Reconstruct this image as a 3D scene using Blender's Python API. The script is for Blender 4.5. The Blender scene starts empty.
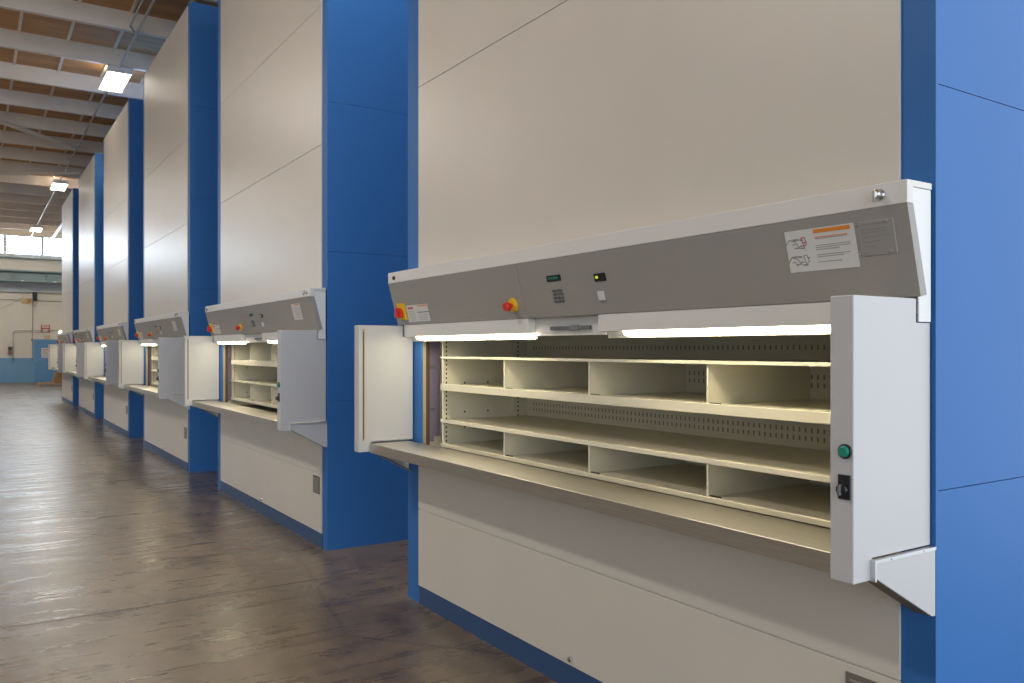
import bpy, bmesh, math, random
from mathutils import Vector
random.seed(7)
scene = bpy.context.scene
COL = scene.collection

# ------------------------------------------------------------------ materials
def new_mat(name):
    m = bpy.data.materials.new(name); m.use_nodes = True
    nt = m.node_tree
    return m, nt, nt.nodes['Principled BSDF']

def paint(name, col, rough=0.5, metal=0.0, var=0.04, vscale=2.0, bump=0.0, bscale=300.0, stretch=(1, 1, 1), spec=0.5, coat=0.0):
    m, nt, b = new_mat(name)
    tc = nt.nodes.new('ShaderNodeTexCoord')
    mp = nt.nodes.new('ShaderNodeMapping'); mp.inputs['Scale'].default_value = stretch
    nt.links.new(tc.outputs['Object'], mp.inputs['Vector'])
    n = nt.nodes.new('ShaderNodeTexNoise'); n.inputs['Scale'].default_value = vscale; n.inputs['Detail'].default_value = 3
    nt.links.new(mp.outputs['Vector'], n.inputs['Vector'])
    r = nt.nodes.new('ShaderNodeValToRGB')
    r.color_ramp.elements[0].position = 0.3; r.color_ramp.elements[1].position = 0.7
    r.color_ramp.elements[0].color = (*[c * (1 - var) for c in col], 1)
    r.color_ramp.elements[1].color = (*[min(1, c * (1 + var)) for c in col], 1)
    nt.links.new(n.outputs['Fac'], r.inputs['Fac'])
    nt.links.new(r.outputs['Color'], b.inputs['Base Color'])
    b.inputs['Roughness'].default_value = rough
    b.inputs['Metallic'].default_value = metal
    b.inputs['Specular IOR Level'].default_value = spec
    if coat: b.inputs['Coat Weight'].default_value = coat; b.inputs['Coat Roughness'].default_value = 0.2
    if bump:
        n2 = nt.nodes.new('ShaderNodeTexNoise'); n2.inputs['Scale'].default_value = bscale
        nt.links.new(mp.outputs['Vector'], n2.inputs['Vector'])
        bm_ = nt.nodes.new('ShaderNodeBump'); bm_.inputs['Strength'].default_value = bump; bm_.inputs['Distance'].default_value = 0.002
        nt.links.new(n2.outputs['Fac'], bm_.inputs['Height']); nt.links.new(bm_.outputs['Normal'], b.inputs['Normal'])
    return m

def glow(name, col, strength):
    m, nt, b = new_mat(name)
    b.inputs['Base Color'].default_value = (*[c * 0.3 for c in col], 1)
    b.inputs['Emission Color'].default_value = (*col, 1)
    b.inputs['Emission Strength'].default_value = strength
    return m

M = {}
M['cream'] = paint('cream_enamel', (0.63, 0.585, 0.52), 0.36, var=0.015, bump=0.03, bscale=500, spec=0.6)
M['blue'] = paint('blue_enamel', (0.036, 0.150, 0.42), 0.48, var=0.02, spec=0.2)
M['bluedark'] = paint('seam_blue', (0.03, 0.10, 0.27), 0.7)
M['navy'] = paint('navy_plinth', (0.028, 0.075, 0.18), 0.5)
M['white'] = paint('white_enamel', (0.74, 0.74, 0.75), 0.42, var=0.01)
M['shield'] = paint('light_grey_enamel', (0.52, 0.52, 0.53), 0.42, var=0.01)
M['lip'] = paint('pale_grey_enamel', (0.70, 0.685, 0.66), 0.42, var=0.01)
M['grey'] = paint('grey_enamel', (0.305, 0.293, 0.275), 0.45, var=0.02)
M['shelf'] = paint('ivory_shelf', (0.68, 0.64, 0.51), 0.42, var=0.01)
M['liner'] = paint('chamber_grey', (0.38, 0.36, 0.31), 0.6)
M['hole'] = paint('dark_slot', (0.03, 0.028, 0.025), 0.8)
M['slot'] = paint('shaded_slot', (0.25, 0.235, 0.19), 0.8)
M['brown'] = paint('brown_strip', (0.10, 0.055, 0.03), 0.6)
M['tan'] = paint('tan_strip', (0.42, 0.34, 0.22), 0.6)
M['purple'] = paint('mauve_plate', (0.20, 0.17, 0.24), 0.5)
M['steel'] = paint('brushed_steel', (0.60, 0.57, 0.52), 0.42, metal=1.0, var=0.08, vscale=6, stretch=(30, 1.2, 30), bump=0.04, bscale=60)
M['chrome'] = paint('chrome', (0.75, 0.75, 0.76), 0.15, metal=1.0)
M['alu'] = paint('aluminium_rail', (0.66, 0.66, 0.68), 0.35, metal=0.8)
M['red'] = paint('red_plastic', (0.62, 0.03, 0.02), 0.35)
M['yellow'] = paint('yellow_plastic', (0.80, 0.50, 0.02), 0.4)
M['black'] = paint('black_plastic', (0.015, 0.015, 0.018), 0.35)
M['midgrey'] = paint('mid_grey_plastic', (0.20, 0.21, 0.22), 0.4)
M['greyplastic'] = paint('grey_plastic', (0.13, 0.14, 0.15), 0.4)
M['green'] = paint('green_plastic', (0.01, 0.24, 0.17), 0.3)
M['greenled'] = glow('green_display', (0.02, 0.42, 0.26), 0.16)
M['yled'] = glow('yellow_green_led', (0.65, 0.75, 0.08), 0.8)
M['paper'] = paint('white_label', (0.62, 0.62, 0.61), 0.5)
M['plate'] = paint('clear_grey_plate', (0.30, 0.29, 0.27), 0.3)
M['ink'] = paint('grey_ink', (0.24, 0.24, 0.25), 0.6)
M['inkred'] = paint('red_ink', (0.50, 0.08, 0.08), 0.6)
M['orange'] = paint('orange_ink', (0.72, 0.24, 0.03), 0.5)
M['vent'] = paint('brown_vent', (0.16, 0.14, 0.12), 0.6)
M['strip'] = glow('warm_light_strip', (1.0, 0.90, 0.62), 24.0)
M['tube'] = glow('ceiling_tube', (1.0, 0.95, 0.80), 22.0)
M['pane'] = glow('daylit_pane', (0.74, 0.87, 1.0), 15.0)
M['beam'] = paint('painted_beam', (0.80, 0.745, 0.67), 0.7, var=0.06, vscale=1.2)
M['deck'] = paint('timber_deck', (0.52, 0.285, 0.125), 0.7, var=0.22, vscale=1.3, stretch=(0.6, 3, 1))
M['pipe'] = paint('galvanised_pipe', (0.50, 0.50, 0.50), 0.45, metal=0.3)
M['wallcream'] = paint('cream_wall', (0.58, 0.56, 0.51), 0.75, var=0.03, vscale=0.7)
M['wallblue'] = paint('blue_wainscot', (0.14, 0.30, 0.50), 0.6, var=0.03)
M['doorblue'] = paint('blue_door', (0.10, 0.25, 0.47), 0.55)
M['frame'] = paint('blue_grey_frame', (0.45, 0.51, 0.58), 0.5)
M['girder'] = paint('teal_grey_steel', (0.16, 0.22, 0.24), 0.55, var=0.12, vscale=1.0)
M['wood'] = paint('pallet_wood', (0.42, 0.28, 0.15), 0.7, var=0.15, vscale=5)
M['carton'] = paint('cardboard', (0.38, 0.21, 0.10), 0.75, var=0.08)
M['signred'] = paint('sign_red', (0.34, 0.07, 0.05), 0.5)
M['signyel'] = paint('sign_ochre', (0.50, 0.36, 0.12), 0.6)
M['joint'] = paint('floor_joint', (0.09, 0.075, 0.06), 0.8)

def floor_mat():
    m, nt, b = new_mat('worn_concrete')
    N = nt.nodes.new; L = nt.links.new
    tc = N('ShaderNodeTexCoord')
    mp = N('ShaderNodeMapping'); mp.inputs['Scale'].default_value = (1.0, 0.45, 1)
    L(tc.outputs['Object'], mp.inputs['Vector'])
    n1 = N('ShaderNodeTexNoise'); n1.inputs['Scale'].default_value = 0.8; n1.inputs['Detail'].default_value = 6; n1.inputs['Roughness'].default_value = 0.62
    L(mp.outputs['Vector'], n1.inputs['Vector'])
    r1 = N('ShaderNodeValToRGB')
    e = r1.color_ramp.elements
    e[0].position = 0.34; e[0].color = (0.125, 0.092, 0.061, 1)
    e[1].position = 0.64; e[1].color = (0.205, 0.155, 0.105, 1)
    L(n1.outputs['Fac'], r1.inputs['Fac'])
    mp2 = N('ShaderNodeMapping'); mp2.inputs['Scale'].default_value = (0.9, 5.0, 1)
    L(tc.outputs['Object'], mp2.inputs['Vector'])
    n2 = N('ShaderNodeTexNoise'); n2.inputs['Scale'].default_value = 1.4; n2.inputs['Detail'].default_value = 8; n2.inputs['Roughness'].default_value = 0.7
    L(mp2.outputs['Vector'], n2.inputs['Vector'])
    r2 = N('ShaderNodeValToRGB')
    r2.color_ramp.elements[0].position = 0.36; r2.color_ramp.elements[0].color = (0.62, 0.6, 0.58, 1)
    r2.color_ramp.elements[1].position = 0.56; r2.color_ramp.elements[1].color = (1, 1, 1, 1)
    L(n2.outputs['Fac'], r2.inputs['Fac'])
    mx = N('ShaderNodeMix'); mx.data_type = 'RGBA'; mx.blend_type = 'MULTIPLY'; mx.inputs[0].default_value = 0.75
    L(r1.outputs['Color'], mx.inputs[6]); L(r2.outputs['Color'], mx.inputs[7])
    n4 = N('ShaderNodeTexNoise'); n4.inputs['Scale'].default_value = 5.0; n4.inputs['Detail'].default_value = 10; n4.inputs['Roughness'].default_value = 0.75
    L(mp.outputs['Vector'], n4.inputs['Vector'])
    r4 = N('ShaderNodeValToRGB')
    r4.color_ramp.elements[0].position = 0.38; r4.color_ramp.elements[0].color = (0.66, 0.64, 0.62, 1)
    r4.color_ramp.elements[1].position = 0.60; r4.color_ramp.elements[1].color = (1.12, 1.12, 1.12, 1)
    L(n4.outputs['Fac'], r4.inputs['Fac'])
    mx2 = N('ShaderNodeMix'); mx2.data_type = 'RGBA'; mx2.blend_type = 'MULTIPLY'; mx2.inputs[0].default_value = 0.8
    L(mx.outputs[2], mx2.inputs[6]); L(r4.outputs['Color'], mx2.inputs[7])
    wp = N('ShaderNodeMix'); wp.data_type = 'RGBA'; wp.inputs[0].default_value = 0.25
    L(tc.outputs['Object'], wp.inputs[6]); L(n1.outputs['Color'], wp.inputs[7])
    vo = N('ShaderNodeTexVoronoi'); vo.feature = 'DISTANCE_TO_EDGE'; vo.inputs['Scale'].default_value = 0.55
    L(wp.outputs[2], vo.inputs['Vector'])
    r5 = N('ShaderNodeValToRGB')
    r5.color_ramp.elements[0].position = 0.002; r5.color_ramp.elements[0].color = (0.45, 0.42, 0.4, 1)
    r5.color_ramp.elements[1].position = 0.009; r5.color_ramp.elements[1].color = (1, 1, 1, 1)
    L(vo.outputs['Distance'], r5.inputs['Fac'])
    mx3 = N('ShaderNodeMix'); mx3.data_type = 'RGBA'; mx3.blend_type = 'MULTIPLY'; mx3.inputs[0].default_value = 0.7
    L(mx2.outputs[2], mx3.inputs[6]); L(r5.outputs['Color'], mx3.inputs[7])
    L(mx3.outputs[2], b.inputs['Base Color'])
    r3 = N('ShaderNodeMapRange'); r3.inputs['From Min'].default_value = 0.3; r3.inputs['From Max'].default_value = 0.7
    r3.inputs['To Min'].default_value = 0.20; r3.inputs['To Max'].default_value = 0.40
    L(n2.outputs['Fac'], r3.inputs['Value']); L(r3.outputs['Result'], b.inputs['Roughness'])
    bp = N('ShaderNodeBump'); bp.inputs['Strength'].default_value = 0.12; bp.inputs['Distance'].default_value = 0.01
    L(n4.outputs['Fac'], bp.inputs['Height']); L(bp.outputs['Normal'], b.inputs['Normal'])
    b.inputs['Specular IOR Level'].default_value = 0.6
    return m
M['floor'] = floor_mat()

# ------------------------------------------------------------------ mesh helpers
class MB:
    def __init__(self):
        self.bm = bmesh.new(); self.mats = []
    def mi(self, mat):
        if mat not in self.mats: self.mats.append(mat)
        return self.mats.index(mat)
    def poly(self, pts_a, pts_b, mat):          # prism between two parallel outlines
        i = self.mi(mat); n = len(pts_a)
        a = [self.bm.verts.new(p) for p in pts_a]; b = [self.bm.verts.new(p) for p in pts_b]
        fs = [self.bm.faces.new(a), self.bm.faces.new(b[::-1])]
        for k in range(n):
            fs.append(self.bm.faces.new((a[k], b[k], b[(k + 1) % n], a[(k + 1) % n])))
        for f in fs: f.material_index = i
    def box(self, x0, x1, y0, y1, z0, z1, mat):
        self.poly([(x0, y0, z0), (x0, y1, z0), (x1, y1, z0), (x1, y0, z0)],
                  [(x0, y0, z1), (x0, y1, z1), (x1, y1, z1), (x1, y0, z1)], mat)
    def ext_y(self, xz, y0, y1, mat):
        self.poly([(x, y0, z) for x, z in xz], [(x, y1, z) for x, z in xz], mat)
    def cyl(self, p0, p1, r0, mat, r1=None, n=16):
        r1 = r0 if r1 is None else r1
        p0 = Vector(p0); p1 = Vector(p1); ax = (p1 - p0).normalized()
        t = Vector((0, 0, 1)) if abs(ax.z) < 0.9 else Vector((1, 0, 0))
        u = ax.cross(t).normalized(); v = ax.cross(u)
        ring = lambda p, r: [tuple(p + (u * math.cos(2 * math.pi * k / n) + v * math.sin(2 * math.pi * k / n)) * r) for k in range(n)]
        self.poly(ring(p0, r0), ring(p1, r1), mat)
    def lathe(self, p0, ax, prof, mat, n=20):
        for (d0, r0), (d1, r1) in zip(prof[:-1], prof[1:]):
            self.cyl(Vector(p0) + Vector(ax) * d0, Vector(p0) + Vector(ax) * d1, max(r0, 1e-4), mat, max(r1, 1e-4), n)
    def tube(self, pts, r, mat, n=8):
        for a, b in zip(pts[:-1], pts[1:]): self.cyl(a, b, r, mat, n=n)
    def build(self, name, parent=None, bevel=0.0, loc=None):
        bmesh.ops.recalc_face_normals(self.bm, faces=self.bm.faces)
        me = bpy.data.meshes.new(name); self.bm.to_mesh(me); self.bm.free()
        for m in self.mats: me.materials.append(m)
        o = bpy.data.objects.new(name, me); COL.objects.link(o)
        if parent: o.parent = parent
        if loc: o.location = loc
        if bevel:
            bv = o.modifiers.new('bevel', 'BEVEL'); bv.width = bevel; bv.segments = 2; bv.limit_method = 'ANGLE'
        return o

def tag(o, label=None, cat=None, group=None, kind=None):
    if label: o['label'] = label
    if cat: o['category'] = cat
    if group: o['group'] = group
    if kind: o['kind'] = kind
    return o
def empty(name, loc, label, cat, group=None):
    o = bpy.data.objects.new(name, None); COL.objects.link(o); o.location = loc; o.empty_display_size = 0.2
    return tag(o, label, cat, group)

# ------------------------------------------------------------------ storage machines
FX = 2.2                      # plane of the cream fronts
H_TOP = 5.72
W = 3.28                      # width of one machine along the row
PITCH = 4.64
Y_FIRST = 1.266

def fascia_pt(z, out=0.0):    # x on the sloping grey fascia at height z
    t = (1.89 - z) / (1.89 - 1.642)
    return -0.118 + t * 0.064 - out

OFF = [0.0]
def fbox(mb, y0, y1, z0, z1, out, mat, inset=0.0):   # thin plate lying on the sloping fascia
    a = [(fascia_pt(z0, out), z0), (fascia_pt(z1, out), z1), (fascia_pt(z1, -0.001), z1), (fascia_pt(z0, -0.001), z0)]
    mb.ext_y(a, y0 + OFF[0], y1 + OFF[0], mat)

def machine(k, label, full=True):
    Y0 = Y_FIRST + PITCH * k
    root = empty('storage_lift_machine', (FX, Y0, 0), label, 'storage machine', 'tall blue and cream storage lift machines in the row')
    # --- blue sheet-metal casing
    c = MB(); B = M['blue']
    seams = [0.0, 1.11, 2.228, 3.343, 4.458, 5.50, H_TOP]
    for y0, y1, yi0, yi1 in ((0.0, 0.02, 0.02, 0.03), (W - 0.02, W, W - 0.03, W - 0.02)):
        for a, b in zip(seams[:-1], seams[1:]):
            c.box(0.022, 2.41, y0, y1, a + (0.0012 if a else 0), b - 0.0012, B)
        c.box(0.03, 2.40, yi0, yi1, 0, H_TOP - 0.01, M['bluedark'])
    c.box(0.03, 2.39, 0.03, W - 0.03, H_TOP - 0.03, H_TOP - 0.01, B)
    c.box(2.39, 2.41, 0.03, W - 0.03, 0, H_TOP - 0.03, B)
    c.box(0.01, 0.022, 0.0, 0.13, 0, H_TOP - 0.003, B)
    c.box(0.01, 0.022, 3.105, W, 0, H_TOP - 0.003, B)
    c.box(0.01, 0.022, 0.13, 3.105, 1.66, H_TOP - 0.003, B)
    c.box(0.01, 0.022, 0.13, 3.105, 0.0, 0.90, B)
    c.build('casing', root)
    # --- access chamber behind the opening
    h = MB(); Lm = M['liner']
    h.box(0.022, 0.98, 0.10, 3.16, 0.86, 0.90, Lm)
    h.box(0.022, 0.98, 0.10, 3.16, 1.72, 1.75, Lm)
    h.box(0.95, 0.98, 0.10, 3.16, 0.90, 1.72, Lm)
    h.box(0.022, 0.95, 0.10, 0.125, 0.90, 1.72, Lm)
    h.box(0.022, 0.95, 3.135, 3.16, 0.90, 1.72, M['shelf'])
    ch = h.build('access_chamber', root)
    for y0, y1, y2, y3 in ((3.112, 3.135, 3.125, 3.135), (0.125, 0.148, 0.125, 0.135)):
        g = MB()
        g.box(0.024, 0.046, y0, y1, 0.92, 1.60, M['tan'])
        g.box(0.046, 0.070, y0, y1, 0.92, 1.64, M['brown'])
        g.box(0.070, 0.105, y2, y3, 0.95, 1.60, M['purple'])
        g.box(0.105, 0.145, y2, y3, 0.98, 1.55, M['purple'])
        for z in (1.13, 1.38): g.box(0.078, 0.112, y2 - (0.004 if y2 > 1 else 0), y3 + (0.004 if y3 < 1 else 0), z, z + 0.022, M['greyplastic'])
        g.build('guide_rail', ch)
    sg_ = MB(); sg_.box(0.034, 0.046, 0.126, 3.110, 0.901, 0.924, M['shelf']); sg_.build('sill', ch)
    # --- cream front sheets
    f = MB()
    for a, b in ((1.60, 3.038), (3.042, 4.088), (4.092, 5.69)):
        f.box(0.0, 0.009, 0.10, 3.12, a, b, M['cream'])
    f.box(0.0065, 0.0088, 0.102, 3.118, 3.0, 4.2, M['cream'])
    f.build('upper_front_panel', root, bevel=0.0015)
    f = MB()
    f.box(0.0, 0.009, 0.10, 3.12, 0.562, 0.93, M['cream'])
    f.box(0.0, 0.009, 0.10, 3.12, 0.11, 0.5575, M['cream'])
    f.box(0.0065, 0.0088, 0.102, 3.118, 0.54, 0.58, M['cream'])
    lf = f.build('lower_front_panel', root, bevel=0.0015)
    v = MB()
    v.box(-0.005, 0.0, 0.13, 0.27, 0.40, 0.533, M['vent'])
    for i in range(7):
        v.box(-0.007, -0.005, 0.145, 0.255, 0.415 + i * 0.016, 0.420 + i * 0.016, M['plate'])
    v.build('rating_plate', lf)
    v = MB(); v.lathe((0.0, 1.636, 0.14), (-1, 0, 0), [(0, .014), (.012, .012), (.014, .004)], M['chrome']); v.build('lock', lf)
    p = MB(); p.box(0.004, 0.0095, 0.10, 3.12, 0.0, 0.105, M['navy']); p.build('plinth', root)
    # --- canopy with the controls
    can = MB()
    can.ext_y([(-0.118, 1.953), (-0.118, 1.89), (-0.088, 1.89), (-0.088, 1.935), (0.0, 1.935), (0.0, 1.953)], 0.005, 3.288, M['lip'])
    canopy = can.build('canopy', root, bevel=0.002)
    q = MB()
    prof = [(-0.118, 1.889), (-0.054, 1.642), (-0.024, 1.648), (-0.088, 1.889)]
    q.ext_y(prof, 0.005, 1.899, M['grey']); q.ext_y(prof, 1.9012, 3.284, M['grey'])
    fas = q.build('fascia', canopy, bevel=0.001)
    for y0, y1 in ((0.008, 0.012), (3.267, 3.281)):
        e = MB()
        e.ext_y([(-0.087, 1.934), (-0.087, 1.889), (-0.023, 1.648), (-0.058, 1.641), (-0.058, 1.574), (-0.001, 1.574), (-0.001, 1.934)], y0, y1, M['white'])
        e.build('end_cap', canopy)
    u = MB()
    u.box(-0.010, 0.0, 0.02, 3.26, 1.60, 1.93, M['lip'])
    u.build('inner_panel', canopy)
    # controls on the fascia
    ctl = 0.07 if k else 0.0
    def estop(y, z):
        x = fascia_pt(z); e = MB()
        ax = Vector((-0.968, 0, -0.25))
        e.lathe((x, y, z), ax, [(0, .034), (.012, .033), (.013, .02)], M['yellow'])
        e.lathe(Vector((x, y, z)) + ax * .012, ax, [(0, .012), (.018, .012), (.0185, .022), (.034, .023), (.042, .018), (.044, .004)], M['red'])
        tag(e.build('emergency_stop', canopy), 'red mushroom button on a yellow ring')
    estop(1.985 + ctl, 1.707)
    d = MB(); fbox(d, 1.582, 1.680, 1.793, 1.818, .004, M['black']); 
    for q in range(4): fbox(d, 1.600 + q * .018, 1.611 + q * .018, 1.801, 1.811, .005, M['greenled'])

    d.build('display', canopy)
    kp = MB()
    for r in range(4):
        for cc in range(3):
            y = 1.588 + cc * .026; z = 1.700 + r * .0155
            fbox(kp, y, y + .017, z, z + .010, .006, M['greyplastic'])
    kp.build('keypad', canopy)
    d = MB(); fbox(d, 1.288, 1.354, 1.772, 1.803, .006, M['black']); fbox(d, 1.330, 1.344, 1.783, 1.793, .008, M['yled'])
    d.build('card_reader', canopy)
    d = MB(); fbox(d, 1.315, 1.347, 1.697, 1.733, .012, M['paper']); d.build('tag_holder', canopy, bevel=.002)
    d = MB(); fbox(d, 3.130, 3.215, 1.672, 1.768, .012, M['yellow'])
    z = 1.713; x = fascia_pt(z, .012); ax = Vector((-.968, 0, -.25))
    d.lathe((x, 3.178, z), ax, [(0, .030), (.020, .029), (.022, .010)], M['red'])
    d.box(x - .038, x - .016, 3.170, 3.186, z - .028, z + .028, M['red'])
    tag(d.build('main_switch', canopy), 'red rotary switch on a yellow plate')
    kn = MB(); kn.lathe((-0.118, .082, 1.921), (-1, 0, 0), [(0, .017), (.006, .016), (.006, .010), (.022, .013), (.026, .008)], M['chrome'])
    kn.box(-.150, -.141, .079, .085, 1.898, 1.930, M['chrome'])
    kn.build('key_lock', canopy)
    kn = MB(); kn.lathe((-0.118, 3.20, 1.918), (-1, 0, 0), [(0, .012), (.008, .011), (.012, .006)], M['black']); kn.build('cap_screw', canopy)
    # notices
    n = MB()
    fbox(n, 2.850, 3.118, 1.658, 1.752, .0015, M['paper'])
    fbox(n, 2.855, 2.975, 1.742, 1.748, .0025, M['orange']); fbox(n, 3.03, 3.10, 1.730, 1.741, .0025, M['inkred'])
    fbox(n, 2.850, 2.985, 1.706, 1.712, .0025, M['ink'])
    for i in range(4): fbox(n, 2.87, 2.975, 1.666 + i * .009, 1.6685 + i * .009, .002, M['plate'])
    for i in range(6): fbox(n, 3.02, 3.10, 1.666 + i * .010, 1.6685 + i * .010, .002, M['plate'])
    n.build('notice', canopy)
    if k == 0:
        n = MB()
        OFF[0] = -.012
        fbox(n, .182, .420, 1.735, 1.858, .002, M['paper'])
        fbox(n, .195, .318, 1.843, 1.854, .003, M['orange'])
        for z, w, mt in ((1.830, .11, 'orange'), (1.826, .11, 'ink'), (1.806, .115, 'ink'), (1.800, .115, 'ink'), (1.794, .08, 'ink'), (1.779, .11, 'ink'), (1.773, .09, 'ink'), (1.758, .08, 'ink')):
            fbox(n, .316 - w, .316, z, z + .0022, .0028, M['plate'] if mt == 'ink' else M[mt])
        rr = random.Random(3)
        for cz in (1.820, 1.768):                       # two small line drawings of an arm at the opening
            for i in range(9):
                y = .335 + rr.random() * .06; z = cz - .018 + rr.random() * .03
                fbox(n, y, y + .004 + rr.random() * .016, z, z + .002 + rr.random() * .003, .0026, M['ink'])
            pts = [(.345, cz - .01), (.352, cz + .014), (.340, cz + .016), (.334, cz - .004), (.345, cz - .01)]
            for (ya, za), (yb, zb) in zip(pts[:-1], pts[1:]):
                n.cyl((fascia_pt(za, .002), ya, za), (fascia_pt(zb, .002), yb, zb), .0013, M['inkred'] if cz > 1.8 else M['ink'], n=5)
            pts = [(.41, cz - .004), (.395, cz + .012), (.375, cz + .006), (.362, cz - .012)]
            for (ya, za), (yb, zb) in zip(pts[:-1], pts[1:]):
                n.cyl((fascia_pt(za, .002), ya, za), (fascia_pt(zb, .002), yb, zb), .0014, M['ink'], n=5)
        tag(n.build('notice', canopy), 'white safety notice with an orange header bar')
        n = MB()
        fbox(n, .062, .168, 1.763, 1.856, .0035, M['pipe']); fbox(n, .0635, .1665, 1.7645, 1.8545, .004, M['plate'])
        for z, w in ((1.846, .08), (1.832, .07), (1.824, .07), (1.812, .085), (1.799, .05), (1.785, .035)):
            fbox(n, .158 - w, .158, z, z + .002, .0048, M['ink'])
        for y in (.068, .162):
            for z in (1.769, 1.850): n.lathe((fascia_pt(z, .004), y, z), (-.968, 0, -.25), [(0, .004), (.003, .003)], M['alu'], 8)
        n.build('rating_plate', canopy)
        OFF[0] = 0.0
    else:
        n = MB()
        fbox(n, .285, .480, 1.728, 1.850, .002, M['paper'])
        fbox(n, .30, .40, 1.838, 1.846, .003, M['orange'])
        for i in range(7): fbox(n, .30, .43, 1.742 + i * .012, 1.745 + i * .012, .0028, M['plate'])
        tag(n.build('notice', canopy), 'white safety notice with an orange header bar')
    # --- lamp housings and light strips under the canopy
    ra_, rb_ = (1.384, 1.897) if k == 0 else (1.45, 2.13)
    for y0, y1 in ((rb_, 3.205), (0.075, ra_)):
        lh = MB(); lh.box(-0.052, 0.0, y0, y1, 1.572, 1.641, M['lip']); lh.box(0.0, 0.004, y0, y1, 1.545, 1.641, M['lip']); lho = lh.build('lamp_housing', root, bevel=.002)  # thin rear plate added to keep strip light off the back panel
        ls = MB()
        a, b = (y0 + .01, y1 - .15)
        ls.ext_y([(-0.050, 1.5718), (-0.042, 1.556), (-0.008, 1.553), (-0.002, 1.5718)], a, b, M['strip'])
        tag(ls.build('light_strip', lho), 'glowing warm white light strip')
    lt = MB(); lt.box(-0.012, 0.0, ra_ + .002, rb_ - .002, 1.560, 1.64, M['lip']); rp = lt.build('latch_panel', root)
    hd = MB()
    hd.box(-0.030, -0.012, 1.475, 1.755, 1.583, 1.601, M['greyplastic'])
    hd.box(-0.034, -0.012, 1.555, 1.605, 1.581, 1.604, M['midgrey'])
    hd.build('latch_bar', rp, bevel=.003)
    # --- white side shields either side of the counter
    for far in (False, True):
        y0, y1 = (3.200, 3.266) if far else (0.012, 0.080)
        s = MB()
        s.ext_y([(-0.341, 1.637), (-0.341, 0.905), (-0.262, 0.905), (-0.262, 0.962), (0.004, 0.962), (0.004, 1.572), (-0.062, 1.572), (-0.062, 1.637)], y0, y1, M['shield'])
        so = s.build('side_shield', root, bevel=.003)
        sl = MB(); yi = y0 if far else y1; sg = -1 if far else 1
        ya, yb = sorted((yi, yi + sg * .002))
        sl.box(-0.318, -0.306, ya, yb, 0.97, 1.615, M['tan'])
        sl.box(-0.315, -0.309, ya - (0.001 if far else 0), yb + (0 if far else .001), 0.98, 1.60, M['brown'])
        sl.build('light_curtain_slot', so)
        if not far:
            b_ = MB(); b_.lathe((-0.341, .034, 1.240), (-1, 0, 0), [(0, .019), (.006, .019), (.006, .0155)], M['black'])
            b_.lathe((-0.341, .034, 1.240), (-1, 0, 0), [(.004, .0150), (.012, .0145), (.014, .010)], M['green'])
            tag(b_.build('push_button', so), 'round green push button')
            b_ = MB(); b_.box(-0.347, -0.341, .020, .052, 1.118, 1.180, M['black'])
            b_.lathe((-0.347, .038, 1.143), (-1, 0, 0), [(0, .015), (.010, .014), (.012, .006)], M['black'])
            b_.box(-0.367, -0.355, .035, .041, 1.130, 1.156, M['greyplastic'])
            b_.build('key_switch', so)
    # --- steel counter with its end brackets
    ct = MB()
    ct.ext_y([(-0.273, 0.954), (-0.273, 0.899), (-0.262, 0.899), (-0.262, 0.940), (-0.022, 0.940), (-0.022, 0.954)], 0.084, 3.198, M['steel'])
    ct.ext_y([(-0.262, 0.922), (-0.02, 0.922), (-0.02, 0.939), (-0.262, 0.939)], 0.30, 3.0, M['vent'])
    co = ct.build('counter', root, bevel=.002)
    for y0, y1 in ((0.001, 0.011), (3.268, 3.278)):
        br = MB()
        br.ext_y([(-0.262, 0.950), (-0.262, 0.912), (-0.005, 0.770), (0.009, 0.770), (0.009, 0.950)], y0, y1, M['shield'])
        i0, i1 = (y1, y1 + .05) if y0 < 1 else (y0 - .05, y0)
        br.poly([(-0.262, i0, .912), (-0.262, i1, .912), (-0.262, i1, .918), (-0.262, i0, .918)],
                [(0.005, i0, .765), (0.005, i1, .765), (0.005, i1, .771), (0.005, i0, .771)], M['vent'])
        bo = br.build('counter_bracket', root)
        rl = MB()
        ra, rb = (y0 - .003, y1 + .003)
        rl.box(-0.270, 0.009, ra, rb, 0.9505, 0.959, M['alu']); rl.box(-0.270, -0.2625, ra, rb, 0.904, 0.9505, M['alu'])
        for xx in (-0.20, -0.05): rl.lathe((xx, ra, .9545), (0, -1 if y0 < 1 else 1, 0), [(0, .003), (.002, .002)], M['chrome'], 8)
        rl.build('edge_rail', bo)
    return root

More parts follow.
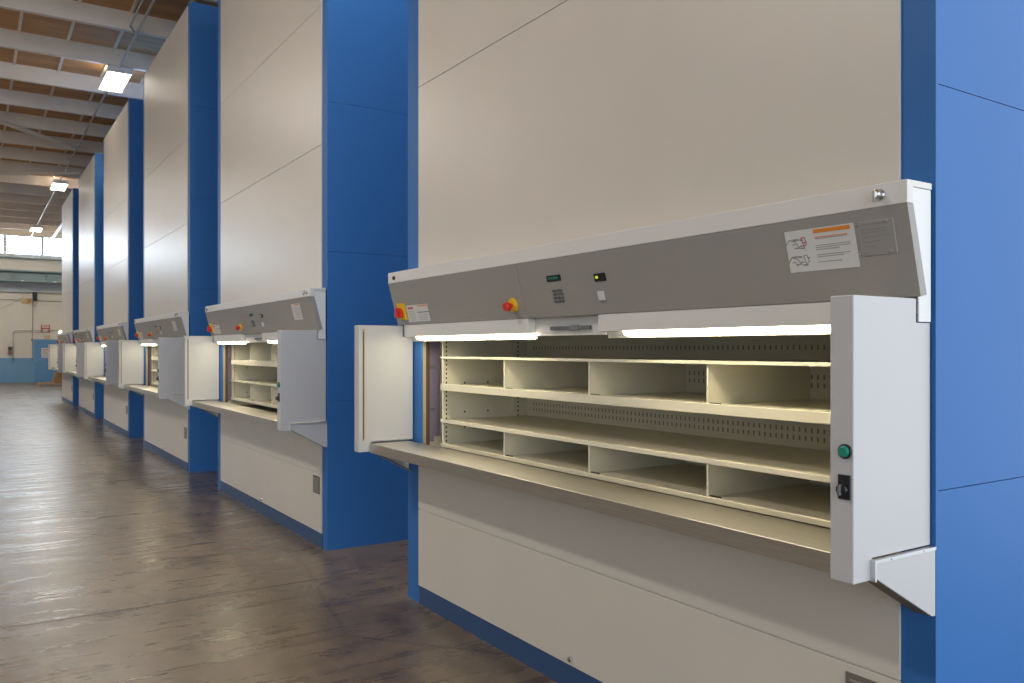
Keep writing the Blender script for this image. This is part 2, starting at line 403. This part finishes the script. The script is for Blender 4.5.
def shelving(k, label, levels, rows, div=(2.324, 1.624, 0.918, 0.22)):
    """levels: (top, bottom) of every shelf from the top; rows: pairs of level indices joined by dividers"""
    Y0 = Y_FIRST + PITCH * k
    root = empty('shelving_unit', (FX, Y0, 0.90), label, 'shelving', 'ivory shelving units behind the openings')
    X0, X1, Ya, Yb = 0.08, 0.685, 0.165, 2.995
    zz = lambda z: z - 0.90
    top = 1.70
    for y0, y1, s in ((Yb - .004, Yb, -1), (Ya, Ya + .004, 1)):
        e = MB(); e.box(X0 + .02, X1, y0, y1, zz(.93), zz(top), M['shelf'])
        for x in (0.24, 0.40):
            for z in (1.04, 1.13, 1.30, 1.55): 
                e.cyl((x, y0 - .001, zz(z)), (x, y1 + .001, zz(z)), .006, M['hole'], n=8)
        e.build('end_panel', root)
        for x0, x1 in ((X0, X0 + .055), (X1 - .105, X1 - .050)):
            u = MB(); ya, yb = sorted((y0 if s < 0 else y1, (y0 if s < 0 else y1) + s * .012))
            u.box(x0, x1, ya, yb, 0.0, zz(top), M['shelf'])
            if x0 == X0:
                ya2, yb2 = sorted((y0 if s < 0 else y1, (y0 if s < 0 else y1) + s * .03)); u.box(x0, x0 + .003, ya2, yb2, 0.0, zz(top), M['shelf'])
            fy = ya if s < 0 else yb
            z = 0.96
            while z < top - .02:
                u.box(x0 + .026, x0 + .034, fy - .001, fy + .001, zz(z), zz(z + .012), M['hole']); z += .026
            u.build('upright', root)
    bp = MB(); bp.box(X1, X1 + .006, Ya, Yb, zz(.93), zz(top), M['shelf'])
    for zc in (0.99, 1.025, 1.12, 1.155, 1.34, 1.375, 1.497):
        y = Ya + .08
        while y < Yb - .06:
            bp.box(X1 - .001, X1 + .001, y, y + .007, zz(zc), zz(zc + .020), M['slot']); y += .030
    bp.build('back_panel', root)
    for i, (zt, zb) in enumerate(levels):
        s = MB()
        s.box(X0 - .004, X0 + .012, Ya + .001, Yb - .001, zz(zb), zz(zt), M['shelf'])
        s.box(X0 + .012, X1, Ya + .005, Yb - .005, zz(zt - .012), zz(zt - .004), M['shelf'])
        s.build('shelf', root, bevel=.0015)
    for (up, lo) in rows:
        for y in div:
            d = MB(); z0, z1 = zz(levels[lo][0] - .004), zz((levels[up][1] if up is not None else 1.62))
            d.box(X0 + .014, X1 - .002, y - .0015, y + .0015, z0, z1, M['shelf'])
            d.box(X0 + .010, X0 + .014, y - .005, y + .004, z0, z1, M['shelf'])
            d.box(X0 + .016, X0 + .03, y - .05, y - .002, z0, z0 + .006, M['hole'])
            d.build('divider', root)
    return root

machine(0, 'nearest tall storage machine with long lit opening and green button on its shield')
machine(1, 'second storage machine of the row, its lit shelves half hidden by its side shield')
machine(2, 'third storage machine from the viewer, only a sliver of lit shelves showing in its opening')
machine(3, 'fourth storage machine from the viewer, under the largest ceiling lamp')
machine(4, 'fifth storage machine, second last of the row, narrow in the distance')
machine(5, 'farthest and smallest storage machine at the end of the row near the blue door')
shelving(0, 'long ivory shelving with four shelves and two rows of dividers in the nearest machine', [(1.457, 1.444), (1.298, 1.260), (1.094, 1.075), (0.953, 0.933)], [(0, 1), (2, 3)])
LV2 = [(1.388, 1.338), (1.180, 1.160), (0.999, 0.969)]
shelving(1, 'ivory shelving with divided top and bottom rows seen in the second machine', LV2, [(None, 0), (1, 2)], (2.33, 1.64, .93, .23))
shelving(2, 'sliver of ivory shelving seen past the shield of the third machine', LV2, [(None, 0), (1, 2)], (2.33, 1.64, .93, .23))

# ------------------------------------------------------------------ hall shell
YB, YW, XL, XR = -7.0, 43.22, -9.0, 6.0
ZB, ZD = 6.6, 6.90
s = MB(); s.box(XL, XR, YB, YW, -0.12, 0.0, M['floor'])
for x0, x1, y0, y1 in ((1.58, 1.588, 18.0, YW), (-3.0, -2.992, YB, YW), (XL, 2.15, 5.20, 5.215), (XL, 2.15, 12.4, 12.408), (XL, 2.15, 8.55, 8.558), (XL, 2.15, 7.05, 7.058)):
    s.box(x0, x1, y0, y1, 0.0, 0.0006, M['joint'])
tag(s.build('floor'), kind='structure')
s = MB(); s.box(XL, XR, YB, YW + .25, ZD, ZD + .15, M['deck'])
x = XL + .105
while x < XR:
    s.box(x - .022, x + .022, YB, YW, ZD - .03, ZD, M['beam']); x += .735
tag(s.build('ceiling'), kind='structure')
y = 14.475 - 1.93 * 9
i = 0
while y < YW - .4:
    b = MB(); b.box(XL, XR, y - .02, y + .07, ZB, ZD, M['beam'])
    tag(b.build('roof_beam'), kind='structure'); y += 1.9 if y > 14 else 1.93

# far wall
s = MB(); WC = M['wallcream']
s.box(XL, XR, YW, YW + .25, 1.10, 5.60, WC)
s.box(XL, XR, YW - .01, YW + .25, 0.0, 1.10, M['wallblue'])
s.box(XL, XR, YW, YW + .25, 6.62, ZD, WC)
s.box(XL, XR, YW - .10, YW, 4.06, 4.55, M['frame'])
tag(s.build('wall_far'), kind='structure')
mx = [-9 + .78 + 1.455 * j for j in range(0, 11)]
off = 1.213 - mx[7]
edges = [m + off for m in mx if XL < m + off < XR]
edges = [XL] + edges + [XR]
for j, (a, b) in enumerate(zip(edges[:-1], edges[1:])):
    w = MB()
    for (x0, x1, z0, z1) in ((a, a + .06, 5.72, 6.62), (b - .06, b, 5.72, 6.62), (a + .06, b - .06, 5.72, 5.78), (a + .06, b - .06, 6.56, 6.62)):
        w.box(x0, x1, YW + .02, YW + .12, z0, z1, M['frame'])
    wo = tag(w.build('window_%d' % (j + 1)), kind='structure')
    p = MB(); p.box(a + .06, b - .06, YW + .06, YW + .07, 5.78, 6.56, M['pane']); p.build('pane', wo)
s = MB(); s.box(XL, XR, YW - .12, YW + .25, 5.60, 5.72, M['frame']); s.box(XL, XR, YW - .14, YW - .0, 5.56, 5.60, M['girder'])
tag(s.build('trim_1'), kind='structure')
# side walls out of frame that close the hall
s = MB(); s.box(XL - .25, XL, 6.0, YW, 1.1, ZD, WC); s.box(XL - .25, XL + .01, 6.0, YW, 0, 1.1, M['wallblue']); tag(s.build('wall_left'), kind='structure')
s = MB(); s.box(XR, XR + .25, 4.0, YW, 0, ZD, WC); tag(s.build('wall_right'), kind='structure')

# door in the far wall
d = MB(); d.box(2.36, 3.26, YW - .05, YW - .012, 0.02, 1.86, M['doorblue']); do = tag(d.build('door_1'), kind='structure')
d = MB()
for x0, x1, z0, z1 in ((2.28, 2.36, 0, 1.94), (3.26, 3.34, 0, 1.94), (2.36, 3.26, 1.86, 1.94)): d.box(x0, x1, YW - .06, YW - .011, z0, z1, M['wallblue'])
d.build('door_frame', do)
d = MB(); d.lathe((2.45, YW - .05, .95), (0, -1, 0), [(0, .03), (.01, .03), (.012, .012), (.05, .012), (.052, .028), (.075, .024), (.08, .006)], M['chrome']); d.build('door_knob', do)

def wall_box(name, x0, x1, z0, z1, t, mat, label, cat, extra=None, back=0.0):
    b = MB(); b.box(x0, x1, YW - back - t, YW - back, z0, z1, mat)
    if extra: extra(b)
    return tag(b.build(name), label, cat)
def nt_(b):
    for i in range(5): b.box(2.66, 2.92 - .03 * (i % 2), YW - .058, YW - .056, 1.16 + i * .06, 1.185 + i * .06, M['ink'])
    b.box(2.66, 2.92, YW - .058, YW - .056, 1.47, 1.50, M['inkred'])
wall_box('door_notice', 2.62, 2.96, 1.10, 1.54, .006, M['paper'], 'white paper notice taped on the blue door', 'notice', nt_, back=.05)
def rd_(b):
    b.box(2.66, 2.91, YW - .034, YW - .03, 2.47, 2.57, M['paper']); b.box(2.70, 2.87, YW - .036, YW - .034, 2.50, 2.54, M['signred']); b.box(2.68, 2.90, YW - .034, YW - .03, 2.27, 2.40, M['paper'])
wall_box('wall_sign', 2.61, 2.96, 2.25, 2.60, .03, M['signred'], 'dark red and white sign on the cream wall above the blue door', 'sign', rd_)
def bp_(b): b.box(2.75, 2.94, YW - .024, YW - .02, 2.03, 2.06, M['paper'])
wall_box('door_plaque', 2.73, 2.965, 1.975, 2.11, .02, M['signyel'], 'small brown plaque just over the blue door', 'sign', bp_)
def th_(b):
    b.box(1.345, 1.46, YW - .085, YW - .08, 1.46, 1.57, M['black']); b.box(1.37, 1.44, YW - .085, YW - .08, 1.30, 1.40, M['signred'])
wall_box('call_box', 1.325, 1.48, 1.25, 1.61, .08, M['vent'], 'small dark call box on the wall above the blue wainscot', 'box', th_)
def ye_(b): b.box(1.89, 2.02, YW - .045, YW - .04, 3.60, 3.74, M['tan']); b.box(2.06, 2.20, YW - .045, YW - .04, 3.60, 3.74, M['carton'])
wall_box('junction_panel', 1.865, 2.235, 3.56, 3.79, .04, M['signyel'], 'ochre panel high on the wall beside the black loudspeaker', 'panel', ye_)
# loudspeaker on a bracket
t = empty('loudspeaker', (2.36, YW - .025, 3.66), 'black loudspeaker on bracket under the steel girder on far wall', 'speaker')
b = MB(); b.poly([(-.07, -.34, 0.02), (.07, -.34, .02), (.07, -.16, 0), (-.07, -.16, 0)], [(-.09, -.36, .40), (.09, -.36, .40), (.09, -.14, .42), (-.09, -.14, .42)], M['black']); b.build('cabinet', t, bevel=.006)
b = MB(); b.box(-.02, .02, -.14, 0, .30, .34, M['greyplastic']); b.box(-.05, .05, -.012, 0, .24, .40, M['greyplastic']); b.tube([(0, -.2, .41), (0, -.2, .60), (0, 0, .62)], .018, M['pipe']); b.build('bracket', t)
# girder
g = MB()
g.box(XL, XR, YW - .62, YW - .30, 4.94, 5.00, M['girder']); g.box(XL, XR, YW - .48, YW - .44, 4.55, 4.94, M['girder']); g.box(XL, XR, YW - .62, YW - .30, 4.49, 4.55, M['girder'])
xx = XL + .5
while xx < XR:
    g.box(xx, xx + .02, YW - .62, YW - .48, 4.55, 4.94, M['girder']); g.box(xx + .3, xx + .42, YW - .625, YW - .62, 4.50, 4.54, M['paper']); xx += 1.25
g.box(XL, XR, YW - .44, YW, 4.60, 4.66, M['girder'])
tag(g.build('steel_girder'), 'teal grey steel girder running across the far wall below the windows', 'girder')
# conduits and cable on the far wall
c = MB(); c.tube([(2.274, YW - .03, 4.05), (2.274, YW - .03, 1.02)], .014, M['ink']); c.box(2.23, 2.32, YW - .07, YW - .012, 1.0, 1.09, M['girder'])
c.box(2.22, 2.29, YW - .06, YW - .012, 1.86, 1.96, M['girder'])
tag(c.build('conduit'), 'thin vertical conduit running down the cream wall left of the blue door', 'conduit')
c = MB(); c.tube([(1.52, YW - .062, 1.05), (1.52, YW - .062, 2.22), (1.60, YW - .062, 2.32), (3.38, YW - .062, 2.34)], .013, M['ink']); c.box(1.47, 1.57, YW - .07, YW - .012, 1.0, 1.09, M['girder'])
tag(c.build('conduit'), 'bent conduit rising from the wainscot and running sideways past the red sign', 'conduit')
c = MB()
c.tube([(-1.0 + 3.1 * q / 12, YW - .04, 2.75 + 1.25 * (q / 12) ** 2.0 + (0.0)) for q in range(13)], .006, M['plate'])
tag(c.build('hanging_cable'), 'loose cable sagging across the cream far wall from the loudspeaker', 'cable')
c = MB(); c.tube([(XL, YW - .03, 3.84), (2.2, YW - .03, 3.70), (XR, YW - .03, 3.66)], .012, M['plate'])
tag(c.build('wall_cable'), 'thin straight cable along the far wall below the grey band', 'cable')
# wall lamp glowing beside the door
t = empty('wall_lamp', (3.40, YW, 2.22), 'small glowing wall lamp right of the blue door, beside the farthest machine', 'lamp')
b = MB(); b.box(-.10, .10, -.05, 0, -.05, .13, M['frame']); b.build('housing', t)
b = MB(); b.lathe((0, -.05, .04), (0, -1, 0), [(0, .09), (.05, .08), (.08, .04), (.085, .005)], glow('wall_lamp_glow', (1, .85, .5), 9.0)); b.build('bulb', t)

# pallet with cartons
t = empty('pallet', (2.72, 38.6, 0), 'wooden pallet on the floor before the blue door', 'pallet')
b = MB()
for i in range(6): b.box(-.5, .5, -.5 + i * .18, -.5 + i * .18 + .10, .10, .125, M['wood'])
b.build('deck_board', t)
for xx in (-.46, 0, .46):
    b = MB(); b.box(xx - .05, xx + .05, -.5, .5, .0, .10, M['wood']); b.build('bearer', t)
for (x, y, z, sx, sy, sz, lab) in ((2.98, 38.5, .125, .46, .5, .20, 'brown carton lying on the pallet, lower of the two'), (3.0, 38.55, .328, .40, .42, .20, 'brown carton on top of the other carton on the pallet')):
    t = empty('carton', (x, y, z), lab, 'box', 'cartons on the pallet')
    b = MB(); b.box(-sx / 2, sx / 2, -sy / 2, sy / 2, 0, sz, M['carton']); b.build('body', t, bevel=.004)
    b = MB(); b.box(-sx / 2 - .002, sx / 2 + .002, -.03, .03, sz - .06, sz + .002, M['tan']); b.build('tape', t)

# ------------------------------------------------------------------ ceiling fittings
def highbay(y, label, x0=2.235):
    t = empty('ceiling_lamp', (x0, y, 6.48), label, 'ceiling lamp', 'fluorescent lamps hanging over the row')
    b = MB()
    b.ext_y([(-.20, .03), (.20, .03), (.16, .10), (-.16, .10)], -.62, .62, M['white']); b.box(-.21, .21, -.645, -.62, -.01, .10, M['white']); b.box(-.21, .21, .62, .645, -.01, .10, M['white'])
    b.build('housing', t)
    for i in range(6):
        x = -.165 + i * .066
        b = MB(); b.cyl((x, -.60, .005), (x, .60, .005), .017, M['tube'], n=10); b.build('tube', t)
    ld = bpy.data.lights.new('lamp_light', 'AREA'); ld.shape = 'RECTANGLE'; ld.size = .40; ld.size_y = 1.2; ld.energy = LAMP_W if x0 < 0 else LAMP_W * .45; ld.color = (1.0, .96, .90) if x0 < 0 else (1.0, .93, .80)
    lo = bpy.data.objects.new('lamp_light', ld); COL.objects.link(lo); lo.parent = t; lo.location = (0, 0, -.02)
    lu = bpy.data.lights.new('ceiling_fill', 'AREA'); lu.shape = 'RECTANGLE'; lu.size = .30; lu.size_y = 1.2; lu.energy = LAMP_W * (.55 if x0 < 0 else .04); lu.color = (1.0, .93, .80)  # fill light added above the housing to brighten the roof
    lp = bpy.data.objects.new('ceiling_fill', lu); COL.objects.link(lp); lp.parent = t; lp.location = (0, 0, .12); lp.rotation_euler = (math.pi, 0, 0)
    for yy in (-.45, .45):
        b = MB(); b.tube([(0, yy, .10), (0, yy, .20)], .008, M['pipe']); b.build('hanger', t)
LAMP_W = 180
highbay(5.10, 'hanging ceiling lamp over the gap between the two nearest machines')
for yy, nm in ((5.1, 'first'), (16.4, 'second'), (27.9, 'third'), (38.4, 'fourth')):  # unseen second lamp row, added to light the machine fronts
    highbay(yy, 'added unseen ceiling lamp over the aisle floor, %s along that row' % nm, -3.2)
highbay(16.98, 'nearest and largest hanging ceiling lamp, above the fourth machine')
highbay(28.90, 'middle hanging ceiling lamp, just above the farthest machine')
highbay(39.8, 'farthest and smallest hanging ceiling lamp, close to the far wall windows')
b = MB(); b.tube([(2.215, 0, 6.579), (2.215, YW - .2, 6.579)], .020, M['pipe'])
lcond = tag(b.build('lighting_conduit'), 'long straight conduit carrying the ceiling lamps along the row', 'conduit')
b = MB(); b.tube([(3.02, 20, 6.5), (3.02, YW - .1, 6.5)], .05, M['white'])
tag(b.build('ceiling_pipe'), 'bright white pipe under the roof, meeting the far wall at its windows', 'pipe')
b = MB(); b.tube([(2.08, 9.5, 6.585), (2.08, 14.2, 6.585), (2.17, 14.42, 6.585)], .016, M['pipe'])
b.build('branch', lcond)
for i, (a, b_) in enumerate((((-2.6, 18.0, 6.50), (2.26, 23.3, 6.50)), ((-4.0, 30.4, 6.50), (2.6, 26.4, 6.50)))):
    b = MB(); b.tube([a, b_], .055, M['beam']); tag(b.build('roof_brace'), kind='structure')

# ------------------------------------------------------------------ light
w = bpy.data.worlds.new('sky'); scene.world = w; w.use_nodes = True
nt = w.node_tree; bg = nt.nodes['Background']
tc = nt.nodes.new('ShaderNodeTexCoord')
dp = nt.nodes.new('ShaderNodeVectorMath'); dp.operation = 'DOT_PRODUCT'
dv = Vector((0.22, -0.95, 0.18)).normalized(); dp.inputs[1].default_value = dv
nt.links.new(tc.outputs['Generated'], dp.inputs[0])
mr = nt.nodes.new('ShaderNodeMapRange'); mr.inputs['From Min'].default_value = -0.2; mr.inputs['From Max'].default_value = 1.0
mr.inputs['To Min'].default_value = 0.15; mr.inputs['To Max'].default_value = 3.0
nt.links.new(dp.outputs['Value'], mr.inputs['Value'])
nt.links.new(mr.outputs['Result'], bg.inputs['Strength'])
bg.inputs['Color'].default_value = (0.86, 0.93, 1.0, 1)

# ------------------------------------------------------------------ camera
cam = bpy.data.cameras.new('camera'); co = bpy.data.objects.new('camera', cam); COL.objects.link(co)
f = 828.0
cam.sensor_width = 36.0; cam.lens = 36.0 * f / 1024.0
cam.shift_y = (349.0 - 341.5) / 1024.0
cam.clip_end = 200; cam.clip_start = .05
th = math.atan((512 + 27.5) / f)
co.location = (0, 0, 1.5); co.rotation_euler = (math.radians(90), 0, -th)
scene.camera = co
vs = scene.view_settings
vs.view_transform = 'Standard'; vs.look = 'None'; vs.gamma = 1.0; vs.exposure = 0.0; vs.use_curve_mapping = False
scene.display_settings.display_device = 'sRGB'
scene.cycles.use_denoising = True
scene.cycles.max_bounces = 10; scene.cycles.diffuse_bounces = 6; scene.cycles.sample_clamp_indirect = 8
